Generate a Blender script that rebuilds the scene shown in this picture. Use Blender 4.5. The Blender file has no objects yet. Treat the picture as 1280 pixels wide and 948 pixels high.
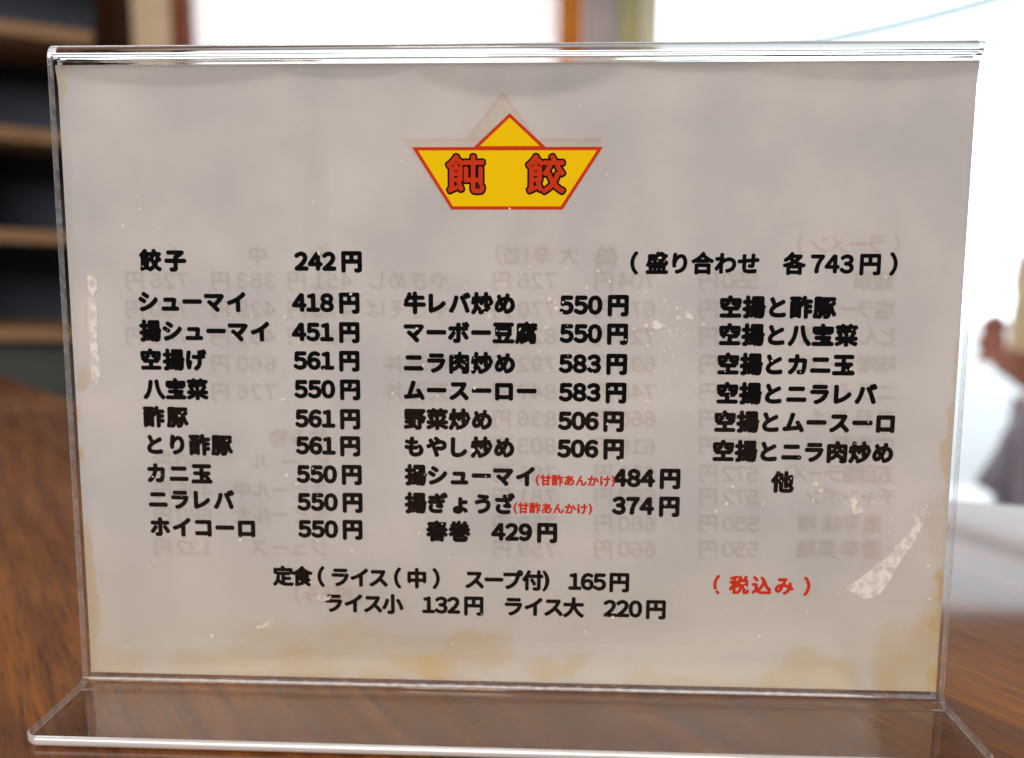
import bpy, bmesh, math, random
from mathutils import Vector, Matrix, noise

S = bpy.context.scene
COL = S.collection
MM = 0.001

# ------------------------------------------------------------------ camera
cam = bpy.data.cameras.new('camera')
cam.sensor_width = 36.0
cam.lens = 36.0 * 1039.4 / 1280.0
cam.clip_start = 0.01
cam.clip_end = 200.0
co = bpy.data.objects.new('camera', cam)
COL.objects.link(co)
rv = Vector((0.999198, 0.039881, 0.003693)); uvv = Vector((-0.009304, 0.141429, 0.989905)); fv = Vector((-0.038956, 0.989145, -0.141686))
co.matrix_world = Matrix(((rv.x, uvv.x, -fv.x, 9.083 * MM), (rv.y, uvv.y, -fv.y, -191.772 * MM), (rv.z, uvv.z, -fv.z, 104.848 * MM), (0, 0, 0, 1)))
cam.dof.use_dof = True
cam.dof.focus_distance = 0.196
cam.dof.aperture_fstop = 7.0
S.camera = co

# ------------------------------------------------------------------ world: dim room all round
w = bpy.data.worlds.new('World'); S.world = w; w.use_nodes = True
bg = w.node_tree.nodes['Background']
bg.inputs[0].default_value = (1.0, 0.88, 0.76, 1); bg.inputs[1].default_value = 0.055

# ------------------------------------------------------------------ lamps of the room and an added fill
def area(name, loc, target, sx, sy, power, color):
    l = bpy.data.lights.new(name, 'AREA'); l.shape = 'RECTANGLE'; l.size = sx; l.size_y = sy
    l.energy = power; l.color = color
    o = bpy.data.objects.new(name, l); COL.objects.link(o); o.location = loc
    o.rotation_euler = (Vector(target) - Vector(loc)).to_track_quat('-Z', 'Y').to_euler()
    return o
area('ceiling_lamp', (-0.35, -1.55, 1.15), (0, 0, 0.05), 2.5, 0.9, 50, (1.0, 0.90, 0.835))
area('ceiling_tube', (-0.16, -0.10, 1.55), (-0.16, -0.1, 0), 0.22, 0.30, 2.2, (1.0, 0.93, 0.84))
area('back_fill_light', (-0.55, 1.75, 1.55), (-0.7, 1.9, -0.2), 0.7, 0.5, 18, (1.0, 0.93, 0.84))  # unseen fill, added to brighten the rack, posts and person

S.view_settings.view_transform = 'Standard'
S.view_settings.look = 'None'
S.view_settings.exposure = 0.0
S.view_settings.gamma = 1.0
S.render.engine = 'CYCLES'
S.cycles.use_denoising = True
S.cycles.max_bounces = 24
S.cycles.transmission_bounces = 20
S.cycles.transparent_max_bounces = 16
S.cycles.glossy_bounces = 10
S.cycles.diffuse_bounces = 5
S.cycles.sample_clamp_indirect = 8.0
FRONT = [
 ('餃子', -87.85, -77.02, 104.47, 'K', 4.94),
 ('シューマイ', -88.52, -62.91, 94.66, 'K', 4.94),
 ('揚シューマイ', -88.67, -57.34, 87.62, 'K', 4.94),
 ('空揚げ', -88.62, -72.94, 80.63, 'K', 4.94),
 ('八宝菜', -88.37, -72.83, 73.44, 'K', 4.94),
 ('酢豚', -88.7, -78.02, 66.55, 'K', 4.94),
 ('とり酢豚', -88.04, -67.24, 59.71, 'K', 4.94),
 ('カニ玉', -88.38, -72.65, 52.51, 'K', 4.94),
 ('ニラレバ', -88.3, -67.32, 45.93, 'K', 4.94),
 ('ホイコーロ', -88.23, -62.38, 38.9, 'K', 4.94),
 ('242 円', -50.34, -34.73, 104.43, 'K', 4.94),
 ('418 円', -51.17, -35.46, 94.66, 'K', 4.94),
 ('451 円', -51.36, -35.58, 87.64, 'K', 4.94),
 ('561 円', -51.15, -35.7, 80.75, 'K', 4.94),
 ('550 円', -51.14, -35.63, 73.81, 'K', 4.94),
 ('561 円', -51.13, -35.75, 66.61, 'K', 4.94),
 ('561 円', -51.11, -35.86, 59.95, 'K', 4.94),
 ('550 円', -51.1, -35.59, 52.84, 'K', 4.94),
 ('550 円', -51.08, -35.51, 45.86, 'K', 4.94),
 ('550 円', -51.06, -35.63, 39.04, 'K', 4.94),
 ('牛レバ炒め', -24.23, 1.68, 94.65, 'K', 4.94),
 ('マーボー豆腐', -24.3, 7.0, 87.7, 'K', 4.94),
 ('ニラ肉炒め', -24.37, 1.75, 80.45, 'K', 4.94),
 ('ムースーロー', -24.44, 6.92, 73.77, 'K', 4.94),
 ('野菜炒め', -24.52, -3.73, 66.75, 'K', 4.94),
 ('もやし炒め', -24.4, 1.66, 59.96, 'K', 4.94),
 ('揚シューマイ', -24.47, 6.7, 52.93, 'K', 4.94),
 ('揚ぎょうざ', -24.54, 1.92, 45.96, 'K', 4.94),
 ('春巻', -19.32, -8.95, 38.93, 'K', 4.94),
 ('550 円', 12.76, 28.44, 94.46, 'K', 4.94),
 ('550 円', 12.84, 28.4, 87.72, 'K', 4.94),
 ('583 円', 12.73, 28.36, 80.54, 'K', 4.94),
 ('583 円', 12.81, 28.31, 73.68, 'K', 4.94),
 ('506 円', 12.7, 27.89, 66.76, 'K', 4.94),
 ('506 円', 12.58, 28.02, 59.98, 'K', 4.94),
 ('484 円', 26.07, 41.68, 52.95, 'K', 4.94),
 ('374 円', 26.01, 41.68, 46.08, 'K', 4.94),
 ('429 円', -3.3, 12.24, 39.05, 'K', 4.94),
 ('空揚と酢豚', 50.33, 76.76, 94.16, 'K', 4.94),
 ('空揚と八宝菜', 50.36, 82.02, 87.67, 'K', 4.94),
 ('空揚とカニ玉', 50.23, 81.65, 80.74, 'K', 4.94),
 ('空揚とニラレバ', 50.27, 87.17, 73.78, 'K', 4.94),
 ('空揚とムースーロ', 49.94, 91.6, 66.96, 'K', 4.94),
 ('空揚とニラ肉炒め', 49.8, 91.64, 59.86, 'K', 4.94),
 ('他', 63.82, 68.7, 52.44, 'K', 4.94),
 ('（盛り合わせ\u3000各 743 円）', 29.17, 90.19, 104.27, 'k', 4.94),
 ('定食（ライス（中）\u3000スープ付)\u3000165 円', -57.79, 30.03, 26.83, 'k', 4.94),
 ('ライス小\u3000132 円\u3000ライス大\u3000220 円', -44.75, 39.09, 20.12, 'k', 4.94),
 ('(甘酢あんかけ)', 7.29, 26.27, 52.12, 'R', 2.65),
 ('(甘酢あんかけ)', 1.93, 20.84, 45.13, 'R', 2.65),
 ('（税込み）', 50.89, 73.82, 26.7, 'R', 4.5),
]
BACK = [
 ('（ラーメン）', 67.5, 90.63, 109.07, 'r'),
 ('麺類', 80.62, 90.04, 100.72, 'B'),
 ('塩ラーメン', 69.45, 90.42, 94.07, 'B'),
 ('とんこつ麺', 69.19, 90.78, 87.77, 'B'),
 ('味噌ラーメン', 66.34, 91.16, 81.23, 'B'),
 ('ニラそば', 73.11, 91.54, 74.68, 'B'),
 ('五目そば', 72.48, 91.91, 68.23, 'B'),
 ('広東麺', 77.44, 92.28, 61.77, 'B'),
 ('五目塩ラーメン', 64.66, 92.67, 54.95, 'B'),
 ('チャンポン', 72.04, 92.99, 49.38, 'B'),
 ('味噌', 70.46, 80.25, 42.61, 'B'),
 ('激辛', 80.63, 90.38, 42.78, 'r'),
 ('菜麺', 70.36, 79.81, 36.3, 'B'),
 ('激辛', 80.95, 90.36, 36.49, 'r'),
 ('550 円', 45.14, 58.73, 100.56, 'B'),
 ('572 円', 45.35, 58.99, 93.91, 'B'),
 ('616 円', 45.54, 59.24, 87.57, 'B'),
 ('583 円', 45.75, 59.5, 81.0, 'B'),
 ('638 円', 45.95, 59.75, 74.38, 'B'),
 ('594 円', 46.15, 60.01, 67.9, 'B'),
 ('572 円', 46.35, 60.26, 61.37, 'B'),
 ('572 円', 46.56, 60.52, 54.59, 'B'),
 ('572 円', 46.74, 60.74, 48.94, 'B'),
 ('550 円', 46.94, 61.0, 42.26, 'B'),
 ('550 円', 47.14, 61.25, 35.93, 'B'),
 ('704 円', 20.7, 34.8, 100.45, 'B'),
 ('671 円', 20.81, 34.97, 93.76, 'B'),
 ('726 円', 20.92, 35.13, 87.4, 'B'),
 ('693 円', 21.03, 35.29, 80.79, 'B'),
 ('748 円', 21.13, 35.45, 74.14, 'B'),
 ('660 円', 21.24, 35.61, 67.62, 'B'),
 ('616 円', 21.35, 35.78, 61.06, 'B'),
 ('682 円', 21.46, 35.94, 54.24, 'B'),
 ('682 円', 21.55, 36.08, 48.56, 'B'),
 ('660 円', 21.66, 36.25, 41.85, 'B'),
 ('660 円', 21.77, 36.41, 35.48, 'B'),
 ('726 円', -3.23, 11.57, 100.34, 'B'),
 ('770 円', -3.21, 11.64, 93.62, 'B'),
 ('825 円', -3.2, 11.71, 87.22, 'B'),
 ('792 円', -3.19, 11.79, 80.59, 'B'),
 ('847 円', -3.17, 11.86, 73.9, 'B'),
 ('836 円', -3.16, 11.93, 67.35, 'B'),
 ('803 円', -3.14, 12.0, 60.75, 'B'),
 ('781 円', -3.13, 12.07, 53.9, 'B'),
 ('781 円', -3.12, 12.14, 48.19, 'B'),
 ('759 円', -3.11, 12.21, 41.44, 'B'),
 ('759 円', -3.09, 12.28, 35.04, 'B'),
 ('（並）', -2.49, 4.99, 106.26, 'B'),
 ('大', 12.44, 16.53, 106.3, 'B'),
 ('辛', 6.48, 9.83, 106.28, 'r'),
 ('(並)', 20.79, 25.79, 106.33, 'B'),
 ('中', -61.38, -57.36, 106.05, 'B'),
 ('大', -46.29, -42.1, 106.1, 'B'),
 ('小', -81.39, -77.34, 105.98, 'B'),
 ('やきめし', -32.71, -13.77, 100.21, 'B'),
 ('やきそば', -33.58, -13.8, 93.45, 'B'),
 ('中華丼', -29.17, -13.85, 80.36, 'B'),
 ('天津丼', -29.26, -13.88, 73.64, 'B'),
 ('451 円', -52.17, -36.89, 100.11, 'B'),
 ('383 円', -70.64, -55.24, 100.03, 'B'),
 ('726 円', -91.57, -76.43, 99.93, 'B'),
 ('473 円', -52.36, -37.02, 93.33, 'B'),
 ('429 円', -70.9, -55.44, 93.22, 'B'),
 ('750 円', -91.92, -76.72, 93.09, 'B'),
 ('484 円', -52.54, -37.13, 86.86, 'B'),
 ('451 円', -71.15, -55.63, 86.73, 'B'),
 ('748 円', -92.25, -76.99, 86.57, 'B'),
 ('660 円', -71.4, -55.82, 80.0, 'B'),
 ('726 円', -71.66, -56.02, 73.22, 'B'),
 ('飲み物', -57.72, -43.43, 62.02, 'B'),
 ('ビール', -62.83, -43.56, 56.07, 'B'),
 ('生ビール中', -67.03, -43.71, 48.88, 'B'),
 ('生ビール大', -67.25, -43.84, 42.66, 'B'),
 ('ジュース', -63.14, -44.02, 34.41, 'B'),
 ('550 円', -86.64, -72.32, 55.72, 'B'),
 ('495 円', -86.97, -72.6, 48.51, 'B'),
 ('660 円', -87.26, -72.84, 42.27, 'B'),
 ('132 円', -87.65, -73.16, 33.93, 'B'),
 ('（税込み）', -52.68, -35.5, 22.54, 'r'),
]

# ------------------------------------------------------------------ helpers
def tag(o, label=None, cat=None, group=None, kind=None):
    if label: o['label'] = label
    if cat: o['category'] = cat
    if group: o['group'] = group
    if kind: o['kind'] = kind
    return o

def link(name, me, mats, parent=None):
    o = bpy.data.objects.new(name, me); COL.objects.link(o)
    for m in (mats if isinstance(mats, (list, tuple)) else [mats]):
        me.materials.append(m)
    if parent: o.parent = parent
    return o

def empty(name, loc=(0, 0, 0), rz=0.0):
    o = bpy.data.objects.new(name, None); COL.objects.link(o)
    o.location = loc; o.rotation_euler.z = rz; o.empty_display_size = 0.05
    return o

def pydata(name, v, f, mats, parent=None, smooth=False):
    me = bpy.data.meshes.new(name); me.from_pydata(v, [], f); me.update()
    if smooth:
        me.shade_smooth()
    return link(name, me, mats, parent)

def box(name, lo, hi, mat, parent=None, bevel=0.0):
    bm = bmesh.new()
    bmesh.ops.create_cube(bm, size=1)
    for v in bm.verts:
        v.co = Vector([(lo[i] + hi[i]) / 2 + v.co[i] * (hi[i] - lo[i]) for i in range(3)])
    if bevel:
        bmesh.ops.bevel(bm, geom=bm.edges[:], offset=bevel, segments=2, affect='EDGES', profile=0.6)
    me = bpy.data.meshes.new(name); bm.to_mesh(me); bm.free()
    return link(name, me, mat, parent)

# ------------------------------------------------------------------ materials
def newmat(name):
    m = bpy.data.materials.new(name); m.use_nodes = True
    nt = m.node_tree; nt.nodes.clear()
    out = nt.nodes.new('ShaderNodeOutputMaterial')
    return m, nt, out

def N(nt, t, **kw):
    n = nt.nodes.new(t)
    for k, v in kw.items():
        if k.startswith('i_'):
            key = k[2:]
            n.inputs[int(key) if key.isdigit() else key.replace('_', ' ')].default_value = v
        else:
            setattr(n, k, v)
    return n

def rgb(c): return (c[0], c[1], c[2], 1)

def pri(name, color, rough=0.6, var=0.15, scale=8.0, coat=0.0, bump=0.0, spec=0.5):
    m, nt, out = newmat(name); L = nt.links.new
    p = N(nt, 'ShaderNodeBsdfPrincipled'); p.inputs['Roughness'].default_value = rough
    p.inputs['Coat Weight'].default_value = coat; p.inputs['Specular IOR Level'].default_value = spec
    tc = N(nt, 'ShaderNodeTexCoord'); no = N(nt, 'ShaderNodeTexNoise'); no.inputs['Scale'].default_value = scale; no.inputs['Detail'].default_value = 5
    L(tc.outputs['Object'], no.inputs['Vector'])
    mr = N(nt, 'ShaderNodeMapRange'); mr.inputs['From Min'].default_value = 0.25; mr.inputs['From Max'].default_value = 0.75
    mr.inputs['To Min'].default_value = 1 - var; mr.inputs['To Max'].default_value = 1 + var
    L(no.outputs[0], mr.inputs[0])
    vm = N(nt, 'ShaderNodeVectorMath', operation='SCALE'); vm.inputs[0].default_value = color
    L(mr.outputs[0], vm.inputs['Scale']); L(vm.outputs[0], p.inputs['Base Color'])
    if bump:
        b = N(nt, 'ShaderNodeBump'); b.inputs['Strength'].default_value = bump; b.inputs['Distance'].default_value = 0.002
        L(no.outputs[0], b.inputs['Height']); L(b.outputs[0], p.inputs['Normal'])
    L(p.outputs[0], out.inputs[0])
    return m

def wood(name, dark, mid, light, grain_angle, rough=0.2, coat=0.0, fine=1.0):
    m, nt, out = newmat(name); L = nt.links.new
    tc = N(nt, 'ShaderNodeTexCoord')
    rot = N(nt, 'ShaderNodeMapping'); rot.inputs['Rotation'].default_value = (0, 0, grain_angle)
    L(tc.outputs['Object'], rot.inputs[0])
    # after the rotation the grain runs along Y
    def stretched(sx, sy, scale, detail, rough_=0.6, dist=0.0):
        mp = N(nt, 'ShaderNodeMapping'); mp.inputs['Scale'].default_value = (sx, sy, sx)
        L(rot.outputs[0], mp.inputs[0])
        no = N(nt, 'ShaderNodeTexNoise'); no.inputs['Scale'].default_value = scale
        no.inputs['Detail'].default_value = detail; no.inputs['Roughness'].default_value = rough_
        no.inputs['Distortion'].default_value = dist
        L(mp.outputs[0], no.inputs[0]); return no.outputs[0]
    broad = stretched(14 * fine, 2.2 * fine, 1.0, 4, 0.55, 0.6)
    streak = stretched(260 * fine, 16 * fine, 1.0, 5, 0.6, 0.5)
    pore = stretched(1100 * fine, 70 * fine, 1.0, 3, 0.5, 0.2)
    cr = N(nt, 'ShaderNodeValToRGB'); e = cr.color_ramp.elements
    e[0].position = 0.3; e[0].color = rgb(dark); e[1].position = 0.72; e[1].color = rgb(light)
    x = e.new(0.5); x.color = rgb(mid)
    a = N(nt, 'ShaderNodeMath', operation='MULTIPLY'); a.inputs[1].default_value = 0.5; L(broad, a.inputs[0])
    b = N(nt, 'ShaderNodeMath', operation='MULTIPLY_ADD'); b.inputs[1].default_value = 0.5; L(streak, b.inputs[0]); L(a.outputs[0], b.inputs[2])
    L(b.outputs[0], cr.inputs[0])
    pm = N(nt, 'ShaderNodeMapRange'); pm.inputs['From Min'].default_value = 0.53; pm.inputs['From Max'].default_value = 0.68
    pm.inputs['To Min'].default_value = 1.0; pm.inputs['To Max'].default_value = 0.58
    L(pore, pm.inputs[0])
    vm = N(nt, 'ShaderNodeVectorMath', operation='SCALE'); L(cr.outputs[0], vm.inputs[0]); L(pm.outputs[0], vm.inputs['Scale'])
    p = N(nt, 'ShaderNodeBsdfPrincipled'); L(vm.outputs[0], p.inputs['Base Color'])
    rr = N(nt, 'ShaderNodeMapRange'); rr.inputs['To Min'].default_value = rough * 0.7; rr.inputs['To Max'].default_value = rough * 1.5
    L(streak, rr.inputs[0]); L(rr.outputs[0], p.inputs['Roughness'])
    p.inputs['Coat Weight'].default_value = coat; p.inputs['Coat Roughness'].default_value = 0.06; p.inputs['Specular IOR Level'].default_value = 0.08
    bu = N(nt, 'ShaderNodeBump'); bu.inputs['Strength'].default_value = 0.35; bu.inputs['Distance'].default_value = 0.0003
    L(pore, bu.inputs['Height']); L(bu.outputs[0], p.inputs['Normal'])
    L(p.outputs[0], out.inputs[0])
    return m

def emit(name, color, strength):
    m, nt, out = newmat(name)
    e = N(nt, 'ShaderNodeEmission'); e.inputs[0].default_value = rgb(color); e.inputs[1].default_value = strength
    nt.links.new(e.outputs[0], out.inputs[0]); return m

def acrylic(name):
    m, nt, out = newmat(name); L = nt.links.new
    g = N(nt, 'ShaderNodeBsdfGlass'); g.inputs['IOR'].default_value = 1.49; g.inputs['Color'].default_value = (0.985, 0.99, 0.985, 1)
    tc = N(nt, 'ShaderNodeTexCoord')
    # hairline scratches and greasy smears change only the gloss
    mp = N(nt, 'ShaderNodeMapping'); mp.inputs['Scale'].default_value = (60, 60, 9); mp.inputs['Rotation'].default_value = (0, 0.6, 0)
    L(tc.outputs['Object'], mp.inputs[0])
    no = N(nt, 'ShaderNodeTexNoise'); no.inputs['Scale'].default_value = 1.2; no.inputs['Detail'].default_value = 6
    L(mp.outputs[0], no.inputs[0])
    mr = N(nt, 'ShaderNodeMapRange'); mr.inputs['From Min'].default_value = 0.45; mr.inputs['From Max'].default_value = 0.8
    mr.inputs['To Min'].default_value = 0.0; mr.inputs['To Max'].default_value = 0.05
    g.inputs['Roughness'].default_value = 0.0
    L(g.outputs[0], out.inputs[0]); return m

def plate(name):
    # flat faces of the thin plate: clear straight through, with the mirror reflection of acrylic
    m, nt, out = newmat(name); L = nt.links.new
    lw_ = N(nt, 'ShaderNodeLayerWeight'); lw_.inputs['Blend'].default_value = 0.5
    pw = N(nt, 'ShaderNodeMath', operation='POWER'); pw.inputs[1].default_value = 5.0; L(lw_.outputs['Facing'], pw.inputs[0])
    ma = N(nt, 'ShaderNodeMath', operation='MULTIPLY_ADD'); ma.inputs[1].default_value = 0.96; ma.inputs[2].default_value = 0.038; L(pw.outputs[0], ma.inputs[0])
    t = N(nt, 'ShaderNodeBsdfTransparent'); t.inputs[0].default_value = (0.985, 0.988, 0.985, 1)
    g = N(nt, 'ShaderNodeBsdfGlossy'); g.inputs['Roughness'].default_value = 0.0
    x = N(nt, 'ShaderNodeMixShader'); L(ma.outputs[0], x.inputs[0]); L(t.outputs[0], x.inputs[1]); L(g.outputs[0], x.inputs[2])
    L(x.outputs[0], out.inputs[0]); return m

def hazy_plate(name):
    # the foot: the same plate with a thin, streaky pale haze mixed in
    m = plate(name); nt = m.node_tree; L = nt.links.new
    out = [n for n in nt.nodes if n.type == 'OUTPUT_MATERIAL'][0]; src = out.inputs[0].links[0].from_socket
    d = N(nt, 'ShaderNodeBsdfDiffuse'); d.inputs[0].default_value = (0.8, 0.78, 0.76, 1)
    tc = N(nt, 'ShaderNodeTexCoord'); mp = N(nt, 'ShaderNodeMapping'); mp.inputs['Scale'].default_value = (40, 160, 40); mp.inputs['Rotation'].default_value = (0, 0, 0.5)
    no = N(nt, 'ShaderNodeTexNoise'); no.inputs['Scale'].default_value = 2.0; no.inputs['Detail'].default_value = 8
    L(tc.outputs['Object'], mp.inputs[0]); L(mp.outputs[0], no.inputs[0])
    mr = N(nt, 'ShaderNodeMapRange'); mr.inputs['From Min'].default_value = 0.3; mr.inputs['From Max'].default_value = 0.75; mr.inputs['To Min'].default_value = 0.0; mr.inputs['To Max'].default_value = 0.03
    L(no.outputs[0], mr.inputs[0])
    x = N(nt, 'ShaderNodeMixShader'); L(mr.outputs[0], x.inputs[0]); L(src, x.inputs[1]); L(d.outputs[0], x.inputs[2]); L(x.outputs[0], out.inputs[0])
    return m

def sawn_side(name):
    m, nt, out = newmat(name); L = nt.links.new
    t = N(nt, 'ShaderNodeBsdfTransparent'); t.inputs[0].default_value = (0.93, 0.94, 0.95, 1)
    d = N(nt, 'ShaderNodeBsdfDiffuse'); d.inputs[0].default_value = (0.85, 0.85, 0.88, 1)
    tl = N(nt, 'ShaderNodeBsdfTranslucent'); tl.inputs[0].default_value = (0.85, 0.86, 0.9, 1)
    g = N(nt, 'ShaderNodeBsdfGlossy'); g.inputs['Roughness'].default_value = 0.18
    a = N(nt, 'ShaderNodeMixShader'); a.inputs[0].default_value = 0.5; L(d.outputs[0], a.inputs[1]); L(tl.outputs[0], a.inputs[2])
    tc = N(nt, 'ShaderNodeTexCoord'); no = N(nt, 'ShaderNodeTexNoise'); no.inputs['Scale'].default_value = 420; no.inputs['Detail'].default_value = 5
    L(tc.outputs['Object'], no.inputs[0])
    mr = N(nt, 'ShaderNodeMapRange'); mr.inputs['From Min'].default_value = 0.35; mr.inputs['From Max'].default_value = 0.7; mr.inputs['To Min'].default_value = 0.16; mr.inputs['To Max'].default_value = 0.42
    L(no.outputs[0], mr.inputs[0])
    x = N(nt, 'ShaderNodeMixShader'); L(mr.outputs[0], x.inputs[0]); L(t.outputs[0], x.inputs[1]); L(a.outputs[0], x.inputs[2])
    y = N(nt, 'ShaderNodeMixShader'); y.inputs[0].default_value = 0.12; L(x.outputs[0], y.inputs[1]); L(g.outputs[0], y.inputs[2])
    L(y.outputs[0], out.inputs[0]); return m

def frosted(name):
    m, nt, out = newmat(name); L = nt.links.new
    d = N(nt, 'ShaderNodeBsdfDiffuse'); d.inputs[0].default_value = (0.93, 0.93, 0.93, 1)
    t = N(nt, 'ShaderNodeBsdfTranslucent'); t.inputs[0].default_value = (0.97, 0.98, 0.98, 1)
    x = N(nt, 'ShaderNodeMixShader'); x.inputs[0].default_value = 0.5
    x.inputs[0].default_value = 0.25
    g = N(nt, 'ShaderNodeBsdfGlossy'); g.inputs['Roughness'].default_value = 0.38
    y = N(nt, 'ShaderNodeMixShader'); y.inputs[0].default_value = 0.5
    L(d.outputs[0], x.inputs[1]); L(t.outputs[0], x.inputs[2]); L(x.outputs[0], y.inputs[1]); L(g.outputs[0], y.inputs[2]); L(y.outputs[0], out.inputs[0]); return m

def ink(name, color, through=None, amount=0.0):
    m, nt, out = newmat(name); L = nt.links.new
    d = N(nt, 'ShaderNodeBsdfDiffuse'); d.inputs[0].default_value = rgb(color)
    if through is None:
        L(d.outputs[0], out.inputs[0]); return m
    t = N(nt, 'ShaderNodeBsdfTransparent'); t.inputs[0].default_value = rgb(through)
    x = N(nt, 'ShaderNodeMixShader'); x.inputs[0].default_value = amount
    L(d.outputs[0], x.inputs[1]); L(t.outputs[0], x.inputs[2]); L(x.outputs[0], out.inputs[0]); return m

def paper_material():
    """cheap white paper in a laminate pouch, gone grey, with tea-brown stains along its lower edge"""
    m, nt, out = newmat('stained_paper'); L = nt.links.new
    tc = N(nt, 'ShaderNodeTexCoord')
    sc = N(nt, 'ShaderNodeVectorMath', operation='SCALE'); sc.inputs['Scale'].default_value = 1000.0   # millimetres
    L(tc.outputs['Object'], sc.inputs[0])
    wob = N(nt, 'ShaderNodeTexNoise'); wob.inputs['Scale'].default_value = 0.09; wob.inputs['Detail'].default_value = 4
    L(sc.outputs[0], wob.inputs[0])
    sub = N(nt, 'ShaderNodeVectorMath', operation='SUBTRACT'); sub.inputs[1].default_value = (0.5, 0.5, 0.5); L(wob.outputs['Color'], sub.inputs[0])
    s2 = N(nt, 'ShaderNodeVectorMath', operation='SCALE'); s2.inputs['Scale'].default_value = 13.0; L(sub.outputs[0], s2.inputs[0])
    dd = N(nt, 'ShaderNodeVectorMath', operation='ADD'); L(sc.outputs[0], dd.inputs[0]); L(s2.outputs[0], dd.inputs[1])
    total = None
    # centre u, v, radius u, v (mm), strength
    for (u, v, ru, rv_, k) in STAINS:
        a = N(nt, 'ShaderNodeVectorMath', operation='SUBTRACT'); a.inputs[1].default_value = (u, 0, v); L(dd.outputs[0], a.inputs[0])
        b = N(nt, 'ShaderNodeVectorMath', operation='MULTIPLY'); b.inputs[1].default_value = (1 / ru, 0, 1 / rv_); L(a.outputs[0], b.inputs[0])
        c = N(nt, 'ShaderNodeVectorMath', operation='LENGTH'); L(b.outputs[0], c.inputs[0])
        r = N(nt, 'ShaderNodeMapRange'); r.interpolation_type = 'SMOOTHSTEP'
        r.inputs['From Min'].default_value = 1.12; r.inputs['From Max'].default_value = 0.62
        r.inputs['To Min'].default_value = 0; r.inputs['To Max'].default_value = k
        L(c.outputs[1], r.inputs[0])
        if total is None: total = r.outputs[0]
        else:
            mx = N(nt, 'ShaderNodeMath', operation='MAXIMUM'); L(total, mx.inputs[0]); L(r.outputs[0], mx.inputs[1]); total = mx.outputs[0]
    sm = N(nt, 'ShaderNodeTexNoise'); sm.inputs['Scale'].default_value = 0.14; sm.inputs['Detail'].default_value = 6; L(sc.outputs[0], sm.inputs[0])
    smr = N(nt, 'ShaderNodeMapRange'); smr.inputs['From Min'].default_value = 0.3; smr.inputs['From Max'].default_value = 0.65; smr.inputs['To Min'].default_value = 0.45; smr.inputs['To Max'].default_value = 1.1; L(sm.outputs[0], smr.inputs[0])
    tm = N(nt, 'ShaderNodeMath', operation='MULTIPLY'); L(total, tm.inputs[0]); L(smr.outputs[0], tm.inputs[1]); total = tm.outputs[0]
    blot = N(nt, 'ShaderNodeTexNoise'); blot.inputs['Scale'].default_value = 0.035; blot.inputs['Detail'].default_value = 5; L(sc.outputs[0], blot.inputs[0])
    base = N(nt, 'ShaderNodeValToRGB'); e = base.color_ramp.elements
    e[0].position = 0.36; e[0].color = (0.555, 0.535, 0.535, 1); e[1].position = 0.64; e[1].color = (0.67, 0.63, 0.612, 1)
    L(blot.outputs[0], base.inputs[0])
    # low on the sheet the paper has yellowed
    sep = N(nt, 'ShaderNodeSeparateXYZ'); L(sc.outputs[0], sep.inputs[0])
    yl = N(nt, 'ShaderNodeMapRange'); yl.inputs['From Min'].default_value = 48; yl.inputs['From Max'].default_value = 0
    yl.inputs['To Min'].default_value = 0; yl.inputs['To Max'].default_value = 0.55; L(sep.outputs[2], yl.inputs[0])
    mix0 = N(nt, 'ShaderNodeMix', data_type='RGBA'); L(yl.outputs[0], mix0.inputs['Factor']); L(base.outputs[0], mix0.inputs['A'])
    mix0.inputs['B'].default_value = (0.59, 0.51, 0.40, 1)
    mix = N(nt, 'ShaderNodeMix', data_type='RGBA'); L(total, mix.inputs['Factor']); L(mix0.outputs['Result'], mix.inputs['A'])
    mix.inputs['B'].default_value = (0.55, 0.38, 0.13, 1)
    fib = N(nt, 'ShaderNodeTexNoise'); fib.inputs['Scale'].default_value = 2.2; fib.inputs['Detail'].default_value = 3; L(sc.outputs[0], fib.inputs[0])
    fm = N(nt, 'ShaderNodeMapRange'); fm.inputs['To Min'].default_value = 0.955; fm.inputs['To Max'].default_value = 1.045; L(fib.outputs[0], fm.inputs[0])
    colr = N(nt, 'ShaderNodeVectorMath', operation='SCALE'); L(mix.outputs['Result'], colr.inputs[0]); L(fm.outputs[0], colr.inputs['Scale'])
    # shade of the curled top edge painted in as darker tone, plus two streaks
    curl_shade = None
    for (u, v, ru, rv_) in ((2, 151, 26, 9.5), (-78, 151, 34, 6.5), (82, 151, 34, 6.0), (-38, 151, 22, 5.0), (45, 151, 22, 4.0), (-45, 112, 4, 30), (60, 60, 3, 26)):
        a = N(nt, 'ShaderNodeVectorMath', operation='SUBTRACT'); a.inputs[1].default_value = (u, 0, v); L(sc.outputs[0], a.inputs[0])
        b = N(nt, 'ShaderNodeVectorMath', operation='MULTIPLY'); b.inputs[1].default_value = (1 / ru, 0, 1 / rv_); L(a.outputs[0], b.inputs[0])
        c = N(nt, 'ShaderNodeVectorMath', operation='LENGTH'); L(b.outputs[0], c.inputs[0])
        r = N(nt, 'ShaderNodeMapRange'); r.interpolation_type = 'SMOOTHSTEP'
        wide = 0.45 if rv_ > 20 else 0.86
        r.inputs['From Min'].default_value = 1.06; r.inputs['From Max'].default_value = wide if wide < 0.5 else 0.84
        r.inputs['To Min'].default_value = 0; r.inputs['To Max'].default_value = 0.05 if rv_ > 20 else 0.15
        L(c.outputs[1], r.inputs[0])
        if curl_shade is None: curl_shade = r.outputs[0]
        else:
            mx = N(nt, 'ShaderNodeMath', operation='MAXIMUM'); L(curl_shade, mx.inputs[0]); L(r.outputs[0], mx.inputs[1]); curl_shade = mx.outputs[0]
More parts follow.
